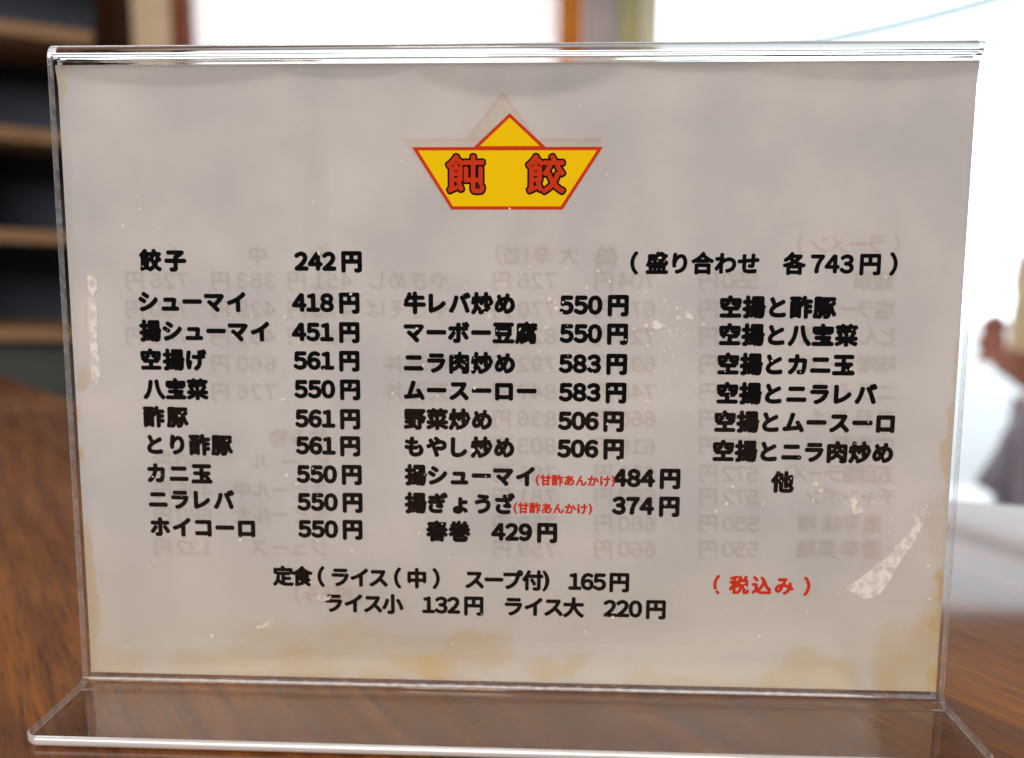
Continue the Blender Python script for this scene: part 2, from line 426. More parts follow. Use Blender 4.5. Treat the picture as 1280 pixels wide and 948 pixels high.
    inv = N(nt, 'ShaderNodeMath', operation='SUBTRACT'); inv.inputs[0].default_value = 1.0; L(curl_shade, inv.inputs[1])
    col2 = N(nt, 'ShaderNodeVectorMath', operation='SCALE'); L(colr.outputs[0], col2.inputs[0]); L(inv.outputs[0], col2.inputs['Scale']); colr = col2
    d = N(nt, 'ShaderNodeBsdfDiffuse'); L(colr.outputs[0], d.inputs[0])
    t = N(nt, 'ShaderNodeBsdfTranslucent'); L(colr.outputs[0], t.inputs[0])
    x = N(nt, 'ShaderNodeMixShader'); x.inputs[0].default_value = PAPER_THROUGH
    L(d.outputs[0], x.inputs[1]); L(t.outputs[0], x.inputs[2])
    bu = N(nt, 'ShaderNodeBump'); bu.inputs['Strength'].default_value = 0.25; bu.inputs['Distance'].default_value = 0.0006
    cre = N(nt, 'ShaderNodeTexNoise'); cre.inputs['Scale'].default_value = 0.06; cre.inputs['Detail'].default_value = 3; L(sc.outputs[0], cre.inputs[0])
    L(cre.outputs[0], bu.inputs['Height']); L(bu.outputs[0], d.inputs['Normal'])
    L(x.outputs[0], out.inputs[0]); return m

STAINS = [(-50, 4, 12, 7, .5), (-30, 2.5, 9, 5.5, .42), (-20, 4.5, 8, 5, .72), (-8, 8, 11, 7.5, .48), (-40, 9, 30, 6, .26), (10, 4.5, 6.5, 4, .5), (18, 5.5, 4.5, 4, .45),
          (74, 1.5, 12, 10, .5), (102, 5, 13, 14, .5), (109, 20, 9, 11, .5), (-107, 66, 3.8, 4, .8), (-107, 57, 3, 3, .7), (-104.5, 75, 2.5, 3, .5), (-103, 3, 12, 6, .3),
          (-70, 2, 20, 6, .3), (45, 0, 20, 5, .3), (-106.5, 20, 3.4, 26, .45), (107, 60, 2.8, 40, .4), (106, 14, 3, 22, .85), (104, 40, 5, 8, .28), (-106, 143, 3, 6, .5)]
PAPER_THROUGH = 0.215
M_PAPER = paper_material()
M_ACR = acrylic('clear_acrylic'); M_PLATE = plate('clear_acrylic_plate'); M_SIDE = sawn_side('sawn_acrylic_side'); M_HAZY = hazy_plate('hazy_acrylic_foot'); M_FROST = frosted('sawn_acrylic_edge')
M_BLACK = ink('black_ink', (0.003, 0.003, 0.0035)); M_RED = ink('red_ink', (0.62, 0.035, 0.012))
M_YEL = ink('yellow_ink', (0.95, 0.64, 0.003)); M_LRED = ink('logo_red_ink', (0.62, 0.045, 0.012))
M_BBLACK = ink('back_black_ink', (0.02, 0.018, 0.016), (1.0, 0.84, 0.60), 0.5)
M_BRED = ink('back_red_ink', (0.5, 0.05, 0.02), (1.0, 0.16, 0.1), 0.7)
M_BYEL = ink('back_yellow_ink', (0.8, 0.5, 0.03), (1.0, 0.82, 0.35), 0.8)
M_SCUFF = ink('peeled_laminate', (0.95, 0.91, 0.87), (1, 1, 1), 0.30)
_nt = M_SCUFF.node_tree
_tc = N(_nt, 'ShaderNodeTexCoord'); _no = N(_nt, 'ShaderNodeTexNoise'); _no.inputs['Scale'].default_value = 520; _no.inputs['Detail'].default_value = 5
_mr = N(_nt, 'ShaderNodeMapRange'); _mr.inputs['From Min'].default_value = 0.44; _mr.inputs['From Max'].default_value = 0.62; _mr.inputs['To Min'].default_value = 0.1; _mr.inputs['To Max'].default_value = 0.7
_nt.links.new(_tc.outputs['Object'], _no.inputs[0]); _nt.links.new(_no.outputs[0], _mr.inputs[0])
_nt.links.new(_mr.outputs[0], [n for n in _nt.nodes if n.type == 'MIX_SHADER'][0].inputs[0])
M_SPECK = ink('grease_residue', (0.95, 0.88, 0.76), (1, 1, 1), 0.15)
M_TABLE = wood('brown_table_wood', (0.035, 0.009, 0.0007), (0.120, 0.034, 0.0028), (0.28, 0.095, 0.010), -math.radians(37), rough=0.45, coat=0.62)

# ------------------------------------------------------------------ the setting
floor = box('floor', (-3.5, -2.5, -0.76), (3.5, 2.8, -0.70), pri('floor_tiles', (0.50, 0.47, 0.44), 0.22)); tag(floor, kind='structure')
ground = box('ground', (-9, 2.8, -0.80), (12, 12.0, -0.72), pri('pale_concrete', (0.55, 0.55, 0.54), 0.9)); tag(ground, kind='structure')
# overcast sky beyond the door: a curved dome section behind and above the forecourt
sv, sf = [], []
prof = [(3.3, 5.0), (5.0, 5.6), (7.5, 5.5), (9.8, 4.4), (11.2, 2.2), (11.6, -0.72)]
for x in (-9.0, 12.0):
    for (y, z) in prof: sv.append((x, y, z))
for i in range(len(prof) - 1): sf.append((i, i + 1, i + 1 + len(prof), i + len(prof)))
sky = pydata('sky', sv, sf, emit('overcast_sky', (0.82, 0.92, 1.0), 3.3), smooth=True); tag(sky, kind='structure')

wall_m = pri('brown_wall', (0.16, 0.11, 0.07), 0.85, bump=0.1)
box_wall = box('wall', (-3.5, 2.86, 1.25), (3.5, 3.0, 2.0), wall_m); tag(box_wall, kind='structure')
lw = box('wall_left', (-3.5, 2.86, -0.70), (-1.47, 3.0, 1.25), wall_m); tag(lw, kind='structure')
rw = box('wall_right', (2.45, 2.86, -0.70), (3.5, 3.0, 1.25), wall_m); tag(rw, kind='structure')

# glazed front with its posts
M_DKW = wood('dark_brown_wood', (0.014, 0.007, 0.004), (0.028, 0.013, 0.007), (0.045, 0.02, 0.011), 0, rough=0.5)
M_BEIGE = wood('pale_bare_wood', (0.62, 0.45, 0.28), (0.78, 0.60, 0.41), (0.84, 0.68, 0.5), 0, rough=0.5)
M_REDW = wood('reddish_stained_wood', (0.13, 0.04, 0.02), (0.23, 0.08, 0.045), (0.30, 0.12, 0.07), 0, rough=0.5)
M_ORW = wood('orange_brown_wood', (0.42, 0.13, 0.015), (0.58, 0.20, 0.03), (0.66, 0.27, 0.06), 0, rough=0.5)
M_MAUVE = pri('mauve_grey_paint', (0.42, 0.36, 0.38), 0.6)
M_OLIVE = pri('olive_paint', (0.46, 0.44, 0.22), 0.6)
M_CREAM = pri('cream_paint', (0.78, 0.72, 0.54), 0.6)

gf = empty('glazed_front', (0, 2.8, -0.70))
tag(gf, 'wooden shopfront frame behind the menu, frosted white pane left of its brown centre posts', 'shopfront')
def gpart(name, x0, x1, y0, y1, z0, z1, m): return box(name, (x0, y0, z0), (x1, y1, z1), m, gf, 0.004)
gpart('corner_post', -1.70, -1.445, -.02, .10, 0, 1.95, M_DKW)
gpart('pale_post', -1.441, -1.308, 0, .10, 0, 1.95, M_BEIGE)
gpart('red_post', -1.304, -1.245, .01, .09, 0, 1.95, M_REDW)
gpart('centre_post', 0.045, 0.130, 0, .10, 0, 1.95, M_ORW)
gpart('door_stile', 0.134, 0.250, .02, .08, 0, 1.95, M_MAUVE)
gpart('door_stile', 0.254, 0.325, .03, .08, 0, 1.95, M_OLIVE)
gpart('door_stile', 0.329, 0.392, .02, .09, 0, 1.95, M_CREAM)
gpart('side_post', 2.36, 2.44, 0, .10, 0, 1.95, M_BEIGE)
gpart('header', -1.56, 2.44, -.03, .11, 1.954, 2.07, M_DKW)
gpart('sill', -1.24, 0.04, 0, .09, 0, 0.10, M_REDW)
pm_, nt_, out_ = newmat('frosted_glass')
t_ = N(nt_, 'ShaderNodeBsdfTranslucent'); t_.inputs[0].default_value = (0.70, 0.61, 0.57, 1)
g_ = N(nt_, 'ShaderNodeBsdfGlossy'); g_.inputs['Roughness'].default_value = 0.3
x_ = N(nt_, 'ShaderNodeMixShader'); x_.inputs[0].default_value = 0.04
nt_.links.new(t_.outputs[0], x_.inputs[1]); nt_.links.new(g_.outputs[0], x_.inputs[2]); nt_.links.new(x_.outputs[0], out_.inputs[0])
pydata('frosted_pane', [(-1.243, .05, .105), (0.043, .05, .105), (0.043, .05, 1.95), (-1.243, .05, 1.95)], [(0, 1, 2, 3)], pm_, gf)

# shelf rack on the left: wooden shelf fronts before dark blue and grey panels
rack = empty('shelf_rack', (-0.925, 1.19, -0.712), math.radians(24))
rack.rotation_euler.y = math.radians(2.4)
tag(rack, 'dark shelf rack with brown wooden shelf edges, blurred at the left behind the sign', 'shelf rack')
M_SHELF = wood('tan_shelf_wood', (0.24, 0.14, 0.075), (0.36, 0.22, 0.12), (0.45, 0.29, 0.17), math.radians(90), rough=0.5)
for z in (0.20, 0.373, 0.523, 0.678, 0.844, 1.012, 1.18, 1.355):
    box('shelf', (-0.55, -0.015, z), (0.128, 0.24, z + 0.022), M_SHELF, rack, 0.002)
box('back_panel', (-0.55, 0.245, 0.0), (0.128, 0.26, 1.5), pri('navy_board', (0.022, 0.040, 0.075), 0.6, 0.4, 5), rack)
M_DKB = pri('dark_brown_board', (0.030, 0.014, 0.008), rough=1.0, spec=0.0)
box('side_post', (0.131, -0.02, 0.0), (0.165, 0.26, 1.5), M_DKB, rack, 0.002)
box('side_post', (-0.587, -0.02, 0.0), (-0.553, 0.26, 1.5), M_DKB, rack, 0.002)
box('grey_board', (-0.545, 0.03, 0.70), (-0.10, 0.05, 0.838), pri('grey_green_board', (0.0607, 0.0698, 0.0668), 0.6, 0.3, 6), rack)
box('grey_board', (-0.545, 0.03, 0.867), (-0.06, 0.05, 1.005), pri('grey_green_board_b', (0.0675, 0.0767, 0.0743), 0.6, 0.3, 6), rack)
box('grey_board', (-0.545, 0.03, 1.035), (-0.13, 0.05, 1.17), pri('grey_green_board_c', (0.0743, 0.0767, 0.0668), 0.6, 0.3, 6), rack)
box('grey_board', (-0.545, 0.03, 0.546), (0.12, 0.05, 0.675), pri('grey_green_board_d', (0.0540, 0.0628, 0.0624), 0.6, 0.3, 6), rack)

# power cable outside
cu = bpy.data.curves.new('overhead_cable', 'CURVE'); cu.dimensions = '3D'; cu.bevel_depth = 0.05; cu.bevel_resolution = 3
sp = cu.splines.new('POLY'); P = []
for i in range(25):
    t = i / 24; x = 0.6 + t * 4.4
    P.append((x, 6.0, 1.455 + 0.24 * (x - 0.6) + 0.045 * (x - 2.6) ** 2 - 0.16))
sp.points.add(24)
for i, q in enumerate(P): sp.points[i].co = (*q, 1)
tmp = bpy.data.objects.new('tmp', cu); COL.objects.link(tmp); bpy.context.view_layer.update()
cme = bpy.data.meshes.new_from_object(tmp); bpy.data.objects.remove(tmp)
cb = link('overhead_cable', cme, pri('pale_cable', (0.74, 0.84, 0.84), 0.5)); tag(cb, 'pale thin cable sloping up to the right in the bright sky outside the door', 'cable')

# ------------------------------------------------------------------ table: one thick slab with a natural, wavy far edge
edge = [(-1.05, -0.62), (0.85, -0.62), (0.97, -0.30), (0.96, -0.04), (0.86, 0.03), (0.62, 0.085), (0.42, 0.125), (0.26, 0.165), (0.10, 0.215), (-0.08, 0.27), (-0.22, 0.325),
        (-0.365, 0.435), (-0.43, 0.495), (-0.50, 0.56), (-0.60, 0.66), (-0.75, 0.78), (-0.95, 0.86), (-1.10, 0.80)]
TZ = -0.00212
bm = bmesh.new()
vs = [bm.verts.new((x, y, TZ)) for x, y in edge]
f = bm.faces.new(vs)
r = bmesh.ops.extrude_face_region(bm, geom=[f])
for v in [g for g in r['geom'] if isinstance(g, bmesh.types.BMVert)]: v.co.z -= 0.035
bmesh.ops.recalc_face_normals(bm, faces=bm.faces[:])
bmesh.ops.bevel(bm, geom=[e for e in bm.edges if all(abs(v.co.z - TZ) < 1e-6 for v in e.verts)], offset=0.004, segments=3, affect='EDGES')
me = bpy.data.meshes.new('tabletop'); bm.to_mesh(me); bm.free()
table = empty('table', (0, 0, -0.70))
tag(table, 'dark brown wood-grained restaurant table with a glossy finish under the menu stand', 'table')
tt = link('tabletop', me, M_TABLE, table); tt.location.z = 0.70
for (x, y) in ((-0.85, -0.5), (0.75, -0.5), (0.82, -0.05), (-0.85, 0.62)):
    box('leg', (x - .03, y - .03, 0.0), (x + .03, y + .03, 0.70 + TZ - 0.036), M_DKW, table, 0.004)

# ------------------------------------------------------------------ the acrylic stand: one bent strip
LEAN = math.radians(1.46)
A = Vector((0, math.sin(LEAN), math.cos(LEAN))); NB = Vector((0, math.cos(LEAN), -math.sin(LEAN)))
def PN(d, h): q = NB * d + A * h; return Vector((q.y, q.z)) * MM       # panel coordinates (mm) -> (y, z)
T = 2.15; HW = 106.2; HT = 153.9
path = []
path.append(PN(5, -1.8)); path.append(PN(5, 2)); path.append(PN(5, 60)); path.append(PN(5, HT - 3.4))
RC = 2.0
for i in range(13):
    a = math.pi * i / 12
    path.append(PN(3 + RC * math.cos(a), HT - 3.0 + RC * math.sin(a)))
path.append(PN(1, HT - 3.4)); path.append(PN(1, 80))
# fillet between the front plate (d=1) and the base (z=-1 mm)
zb = -1.0 * MM; RB = 2.6 * MM
k1 = PN(1, 0); dirp = Vector((A.y, A.z))
s = (zb - k1.y) / dirp.y; K = k1 + dirp * s
ang = math.acos(max(-1, min(1, dirp.dot(Vector((-1, 0))))))
tl = RB / math.tan(ang / 2)
p1 = K + dirp * tl; p2 = K + Vector((-1, 0)) * tl
bis = (dirp + Vector((-1, 0))).normalized(); cen = K + bis * (RB / math.sin(ang / 2))
path.append(p1 + dirp * 0.0005)
a1 = math.atan2(p1.y - cen.y, p1.x - cen.x); a2 = math.atan2(p2.y - cen.y, p2.x - cen.x)
if a1 - a2 > math.pi: a2 += 2 * math.pi
if a2 - a1 > math.pi: a1 += 2 * math.pi
for i in range(13):
    a = a1 + (a2 - a1) * i / 12; path.append(cen + Vector((math.cos(a), math.sin(a))) * RB)
path.append(p2 + Vector((-0.0005, 0))); BASE0 = len(path) - 1
TIP = -24.8 * MM; RR = 3.2 * MM
path.append(Vector((TIP + RR + 0.006, zb)))
corner = []
for i in range(13):
    a = math.pi / 2 * i / 12
    path.append(Vector((TIP + RR - RR * math.sin(a), zb))); corner.append((len(path) - 1, RR * (1 - math.cos(a))))
BULGE = {}
for i in range(1, 9):
    a = math.pi / 2 * i / 9
    path.append(Vector((TIP - 1.0 * MM * math.sin(a), zb))); BULGE[len(path) - 1] = math.cos(a) ** 0.85; corner.append((len(path) - 1, RR + 0.3 * MM * (1 - math.cos(a))))
inset = dict(corner)
sv, sf, fm_ = [], [], []
TIP0 = min(BULGE) - 1
ch = 0.28 * MM; ht = T / 2 * MM
for i, q in enumerate(path):
    if i == 0: tan = path[1] - path[0]
    elif i == len(path) - 1: tan = Vector((-1, 0))
    else: tan = (path[i + 1] - path[i]).normalized() + (path[i] - path[i - 1]).normalized()
    tan = tan.normalized(); nn = Vector((tan.y, -tan.x))     # side normal
    W_ = HW * MM - inset.get(i, 0.0)
    kb = BULGE.get(i, 1.0); ht = T / 2 * MM * kb; ch = 0.28 * MM * kb
    for (x, o) in ((-W_ + ch, ht), (-W_, ht - ch), (-W_, -ht + ch), (-W_ + ch, -ht), (W_ - ch, -ht), (W_, -ht + ch), (W_, ht - ch), (W_ - ch, ht)):
        c = q + nn * o; sv.append((x, c.x, c.y))
for i in range(len(path) - 1):
    for j in range(8):
        k = (j + 1) % 8
        sf.append((i * 8 + j, i * 8 + k, (i + 1) * 8 + k, (i + 1) * 8 + j))
        top = i >= 4 and i <= 16          # the fold over the top stays solid glass
        fm_.append(1 if (i >= TIP0 or (i >= corner[0][0] and j in (0, 1, 2, 4, 5, 6))) else (0 if top and j in (3, 7) else ((4 if i >= BASE0 and j == 7 else 2) if j in (3, 7) else 3)))
sf.append(tuple(range(7, -1, -1))); fm_.append(3)
b0 = (len(path) - 1) * 8; sf.append(tuple(range(b0, b0 + 8))); fm_.append(1)
me = bpy.data.meshes.new('menu_stand'); me.from_pydata(sv, [], sf)
for p, mi in zip(me.polygons, fm_): p.material_index = mi
bm = bmesh.new(); bm.from_mesh(me); bmesh.ops.recalc_face_normals(bm, faces=bm.faces[:]); bm.to_mesh(me); bm.free()
me.shade_smooth(); me.set_sharp_from_angle(angle=math.radians(28))
stand = link('menu_stand', me, [M_ACR, M_FROST, M_PLATE, M_SIDE, M_HAZY])
tag(stand, 'clear bent acrylic sign holder with a short flat foot, standing on the brown table', 'sign holder')

# ------------------------------------------------------------------ the printed sheet, in its own frame: x = u, y = depth, z = v
sheet = empty('menu_sheet', (0, 0, 0))
SHEET_D = 3.05
sheet.matrix_world = Matrix.Translation(NB * SHEET_D * MM) @ Matrix.Rotation(-LEAN, 4, 'X')
tag(sheet, 'greyed, stained price list with black Japanese lettering and yellow logo, inside the acrylic holder', 'menu')

def wave(u, v):
    t = max(0.0, (v - 128) / 21.0)
    dip = 0.42 * math.exp(-((u + 5) / 34) ** 2) + 0.30 * math.exp(-((u - 62) / 20) ** 2) + 0.25 * math.exp(-((u + 78) / 22) ** 2)
    low = max(0.0, (9 - v) / 9.0)
    bl = 144.6 - 3.2 * math.exp(-((u - 2) / 17) ** 2) - 1.6 * math.exp(-((u - 80) / 22) ** 2) - 1.8 * math.exp(-((u + 78) / 18) ** 2) + 1.0 * math.exp(-((u - 42) / 12) ** 2)
    x_ = max(0.0, v - bl); lip = 0.24 * x_ * x_ / (x_ + 1.2)
    return -min(0.85, lip) - dip * t ** 2 * 0.1 - 0.25 * low ** 2 + 0.06 * math.sin(u * 0.05 + 1) * math.sin(v * 0.045)

SW, V0, V1 = 105.6, 0.7, 149.5
gv, gf_ = [], []
nu, nv = 120, 110
for j in range(nv + 1):
    q = j / nv
    v = V0 + (V1 - V0) * (q if True else q)
    for i in range(nu + 1):
        u = -SW + 2 * SW * i / nu
        gv.append((u * MM, wave(u, v) * MM, v * MM))
for j in range(nv):
    for i in range(nu):
        a = j * (nu + 1) + i; gf_.append((a, a + 1, a + nu + 2, a + nu + 1))
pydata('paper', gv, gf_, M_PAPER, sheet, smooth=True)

# glyph outlines from the built-in font, one mesh per character
GC = {}
def glyph(ch_):
    if ch_ in GC: return GC[ch_]
    c = bpy.data.curves.new('g', 'FONT'); c.body = ch_; c.resolution_u = 4
    o = bpy.data.objects.new('g', c); COL.objects.link(o); bpy.context.view_layer.update()
    me = bpy.data.meshes.new_from_object(o)
    vv = [(v.co.x, v.co.y) for v in me.vertices]; ff = [tuple(p.vertices) for p in me.polygons]
    bpy.data.objects.remove(o); bpy.data.curves.remove(c); bpy.data.meshes.remove(me)
    if vv:
        xs = [p[0] for p in vv]; ys = [p[1] for p in vv]
        box_ = (min(xs), max(xs), min(ys), max(ys))
    else: box_ = (0, 0, 0, 0)
    GC[ch_] = (vv, ff, box_); return GC[ch_]
REF = glyph('国')[2]; EMH = (REF[3] - REF[2]) / 0.92; YC = (REF[2] + REF[3]) / 2

def adv(c):
    if c in '0123456789': return 0.63
    if c == ' ': return 0.20
    if c in '()': return 0.36
    return 1.0
FW = {str(i): chr(0xFF10 + i) for i in range(10)}

def layout(s, u0, u1, em):
    """centre u of each character, so that the ink runs from u0 to u1"""
    xs = []; x = 0
    for c in s:
        xs.append(x + adv(c) / 2); x += adv(c)
    first, last = s[0], s[-1]
    ink0 = adv(first) / 2 - (glyph(FW.get(first, first))[2][1] - glyph(FW.get(first, first))[2][0]) / 2 / EMH
    ink1 = x - adv(last) / 2 + (glyph(FW.get(last, last))[2][1] - glyph(FW.get(last, last))[2][0]) / 2 / EMH
    if len(s) == 1: return [(s, (u0 + u1) / 2)]
    # ink = em-sized glyph around centre; spread the centres
    h0 = (xs[0] - ink0) * em; h1 = (ink1 - xs[-1]) * em
    c0 = u0 + h0; c1 = u1 - h1
    k = (c1 - c0) / (xs[-1] - xs[0])
    return [(c, c0 + (xx - xs[0]) * k) for c, xx in zip(s, xs)]

def ring(r, n): return [(0, 0)] + [(r * math.cos(2 * math.pi * i / n), r * math.sin(2 * math.pi * i / n)) for i in range(n)]

def lettering(name, s, u0, u1, vc, em, mat, bold, n=8, depth=-0.06, back=False, digitw=1.0):
    V, F = [], []
    sgn = -1 if depth < 0 else 1
    for (c, cx) in layout(s, u0, u1, em):
        if c in ' 　': continue
        g = FW.get(c, c); vv, ff, bx = glyph(g)
        if c in '()（）':
            cxg = (bx[0] + bx[1]) / 2
        elif g != c: cxg = (bx[0] + bx[1]) / 2
        else: cxg = (bx[0] + bx[1]) / 2 if len(s) < 3 else (bx[0] + bx[1]) / 2
        sx = em / EMH * (digitw if g != c else 1.0); sy = em / EMH
        cy = YC
        if c in '()': cy = (bx[2] + bx[3]) / 2
        for q, (ox, oy) in enumerate(ring((bold + (0.0 if g != c else 0)) * em, n)):
            b = len(V)
            for (x, y) in vv:
                u = cx + (x - cxg) * sx * (-1 if back else 1) + ox
                v = vc + (y - cy) * sy + oy
                V.append((u * MM, (depth + wave(u, v) + sgn * 0.0015 * q) * MM, v * MM))
            F.extend([tuple(b + i for i in f) for f in ff])
    return pydata(name, V, F, mat, sheet)

for (s, u0, u1, vc, k, em) in FRONT:
    mat, bold = {'K': (M_BLACK, 0.068), 'k': (M_BLACK, 0.055), 'R': (M_RED, 0.05)}[k]
    o = lettering('printed_line', s, u0, u1, vc, em, mat, bold)
    if k == 'R': o['label'] = 'red printed note in brackets'

for (s, u0, u1, vc, k) in BACK:
    s2 = s
    # printed on the reverse: seen from the front the line runs from right to left, mirrored
    em = 4.7
    V, F = [], []
    lay = layout(s2, -u1, -u0, em)
    def lay_back():
        for (c, cx) in lay:
            if c in ' 　': continue
            g = FW.get(c, c); vv, ff, bx = glyph(g)
            cxg = (bx[0] + bx[1]) / 2; sc_ = em / EMH
            for q, (ox, oy) in enumerate(ring(0.03 * em, 5)):
                b = len(V)
                for (x, y) in vv:
                    u = -(cx + (x - cxg) * sc_ + ox); v = vc + (y - YC) * sc_ + oy
                    V.append((u * MM, (0.42 + wave(u, v) + 0.0015 * q) * MM, v * MM))
                F.extend([tuple(b + i for i in f) for f in ff])
    lay_back()
    pydata('reverse_printed_line', V, F, M_BRED if k == 'r' else M_BBLACK, sheet)

# logo: yellow boat-shaped dish with a triangle, red outlines, two characters
def poly(name, pts, mat, depth):
    V = [(u * MM, (depth + wave(u, v)) * MM, v * MM) for u, v in pts]
    return pydata(name, V, [tuple(range(len(V)))], mat, sheet)
def outline(name, pts, wd, mat, depth):
    c = Vector((sum(p[0] for p in pts) / len(pts), sum(p[1] for p in pts) / len(pts)))
    n = len(pts); out_, inn = [], []
    for i in range(n):
        p = Vector(pts[i]); a = (p - Vector(pts[i - 1])).normalized(); b = (Vector(pts[(i + 1) % n]) - p).normalized()
        na = Vector((-a.y, a.x)); nb = Vector((-b.y, b.x)); m_ = (na + nb).normalized(); sc_ = wd / 2 / max(0.35, m_.dot(na))
        out_.append(p + m_ * sc_); inn.append(p - m_ * sc_)
    V = [(q.x * MM, (depth + wave(q.x, q.y)) * MM, q.y * MM) for q in out_ + inn]
    return pydata(name, V, [(i, (i + 1) % n, n + (i + 1) % n, n + i) for i in range(n)], mat, sheet)
boat = [(-21.5, 130.5), (21.4, 130.5), (12.7, 117.0), (-12.9, 117.0)]
tri = [(-7.4, 130.7), (0.5, 138.0), (8.5, 130.7)]
poly('logo_triangle', tri, M_YEL, -0.05)
outline('logo_outline', tri, 0.75, M_LRED, -0.06)
poly('logo_field', boat, M_YEL, -0.065)
outline('logo_outline', boat, 0.75, M_LRED, -0.075)
for (c, cx) in (('飩', -9.75), ('餃', 8.95)):
    w2 = 4.35
    lettering('logo_character', c, cx, cx, 124.5, 8.7, M_BLACK, 0.075, 16, -0.085)
    o = lettering('logo_character', c, cx, cx, 124.5, 8.7, M_LRED, 0.026, 8, -0.125); o['label'] = 'red character with black outline'
poly('reverse_logo_field', [(-23.6, 132.6), (21.5, 132.7), (11.3, 118.7), (-13.7, 118.7)], M_BYEL, 0.3)
poly('reverse_logo_field', [(-9.4, 132.8), (-1.1, 142.9), (6.6, 132.8)], M_BYEL, 0.3)
outline('reverse_logo_outline', [(-23.6, 132.6), (21.5, 132.7), (11.3, 118.7), (-13.7, 118.7)], 0.7, M_BRED, 0.36)
outline('reverse_logo_outline', [(-9.4, 132.8), (-1.1, 142.9), (6.6, 132.8)], 0.7, M_BRED, 0.36)

# peeled laminate scuffs and specks
rnd = random.Random(7)
def rough_poly(pts, jit):
    out_ = []
    n = len(pts)
    for i in range(n):
        a = Vector(pts[i]); b = Vector(pts[(i + 1) % n]); k = max(1, int((b - a).length / 0.2))
        for j in range(k):
            q = a.lerp(b, j / k); nz = noise.noise_vector(Vector((q.x * 1.1, q.y * 1.1, 3.0))) * 1.3 + noise.noise_vector(Vector((q.x * 4.3, q.y * 4.3, 9.0))) * 0.7
            out_.append((q.x + nz.x * jit, q.y + nz.y * jit))
    return out_
def scuff(pts, jit=0.5):
    bm = bmesh.new(); q = rough_poly(pts, jit)
    vs = [bm.verts.new((u * MM, (-0.14 + wave(u, v)) * MM, v * MM)) for u, v in q]
    bm.faces.new(vs); bmesh.ops.triangulate(bm, faces=bm.faces[:])
    me = bpy.data.meshes.new('scuff_mark'); bm.to_mesh(me); bm.free()
    o = link('scuff_mark', me, M_SCUFF, sheet); return o
scuff([(-101.1, 100.4), (-100.1, 101.0), (-98.6, 99.5), (-98.7, 97.6), (-99.9, 96.0), (-100.8, 97.9)], 0.35)
scuff([(-100.9, 95.4), (-99.4, 95.4), (-99.3, 90.3), (-99.5, 82.6), (-99.1, 79.7), (-99.1, 76.4), (-100.3, 74.8), (-101.3, 75.8), (-100.5, 80.6), (-100.8, 86.4)], 0.35)
spine = [(98.0, 45.0, .5), (98.7, 42.0, 1.5), (97.2, 39.0, 2.3), (95.0, 36.6, 3.0), (93.2, 33.6, 2.6), (92.2, 30.4, 2.0), (91.3, 27.6, 1.5), (89.6, 25.3, 1.2), (87.4, 24.6, 1.0), (85.4, 25.6, .8), (83.2, 27.0, .6), (82.6, 26.4, .3)]
lf, rt = [], []
for i, (u, v, wd) in enumerate(spine):
    a_ = Vector(spine[max(0, i - 1)][:2]); b_ = Vector(spine[min(len(spine) - 1, i + 1)][:2]); t_ = (b_ - a_).normalized(); n_ = Vector((-t_.y, t_.x)) * wd / 2
    lf.append((u + n_.x, v + n_.y)); rt.append((u - n_.x, v - n_.y))
scuff(lf + rt[::-1], 0.34)
scuff([(82.2, 48.2), (83.7, 48.8), (84.7, 46.5), (85.6, 45.5), (83.9, 44.7), (82.5, 46.3)], 0.5)
scuff([(-62.8, 13.7), (-60.1, 14.3), (-58.1, 15.8), (-57.9, 15.0), (-59.6, 13.7), (-62.2, 13.0)], 0.25)
scuff([(-47.5, 21.5), (-46, 22.3), (-44, 22), (-43.8, 20.9), (-46, 20.6)], 0.3)
scuff([(34.3, 90.6), (35.6, 90.9), (37, 89.9), (36.2, 88.8), (34.8, 88.9)], 0.4)
scuff([(42, 93.3), (43, 93.5), (43.7, 92.2), (43.1, 91.3), (42.2, 91.9)], 0.3)

SV, SF = [], []
def speck(u, v, r):
    n = rnd.choice((5, 6, 7)); b = len(SV); el = rnd.uniform(0.6, 1.0); a0 = rnd.random() * 6.28
    for i in range(n):
        a = 6.283 * i / n; rr = r * rnd.uniform(0.7, 1.2)
        x, y = rr * math.cos(a) * el, rr * math.sin(a)
        uu, vv = u + x * math.cos(a0) - y * math.sin(a0), v + x * math.sin(a0) + y * math.cos(a0)
        SV.append((uu * MM, (-0.15 + wave(uu, vv)) * MM, vv * MM))
    SF.append(tuple(range(b, b + n)))
CL = [(40, 88, 7, 8, 60), (12, 86, 14, 9, 42), (6, 100, 16, 8, 22), (38, 74, 9, 10, 22), (72, 52, 14, 8, 34), (98, 44, 6, 12, 34), (-42, 32, 14, 7, 16), (-30, 84, 26, 14, 22),
      (-86, 56, 8, 14, 10), (-70, 10, 24, 3, 12), (60, 24, 20, 10, 16), (86, 14, 12, 6, 8), (0, 70, 95, 60, 200), (-90, 100, 10, 30, 16)]
for (u, v, su, sv_, n) in CL:
    for i in range(n):
        uu, vv = rnd.gauss(u, su * 0.6), rnd.gauss(v, sv_ * 0.6)
        if abs(uu) < 104 and 2 < vv < 147: speck(uu, vv, min(0.6, 0.11 + rnd.expovariate(7.5)))
o = pydata('grease_specks', SV, SF, M_SPECK, sheet); o['kind'] = 'stuff'

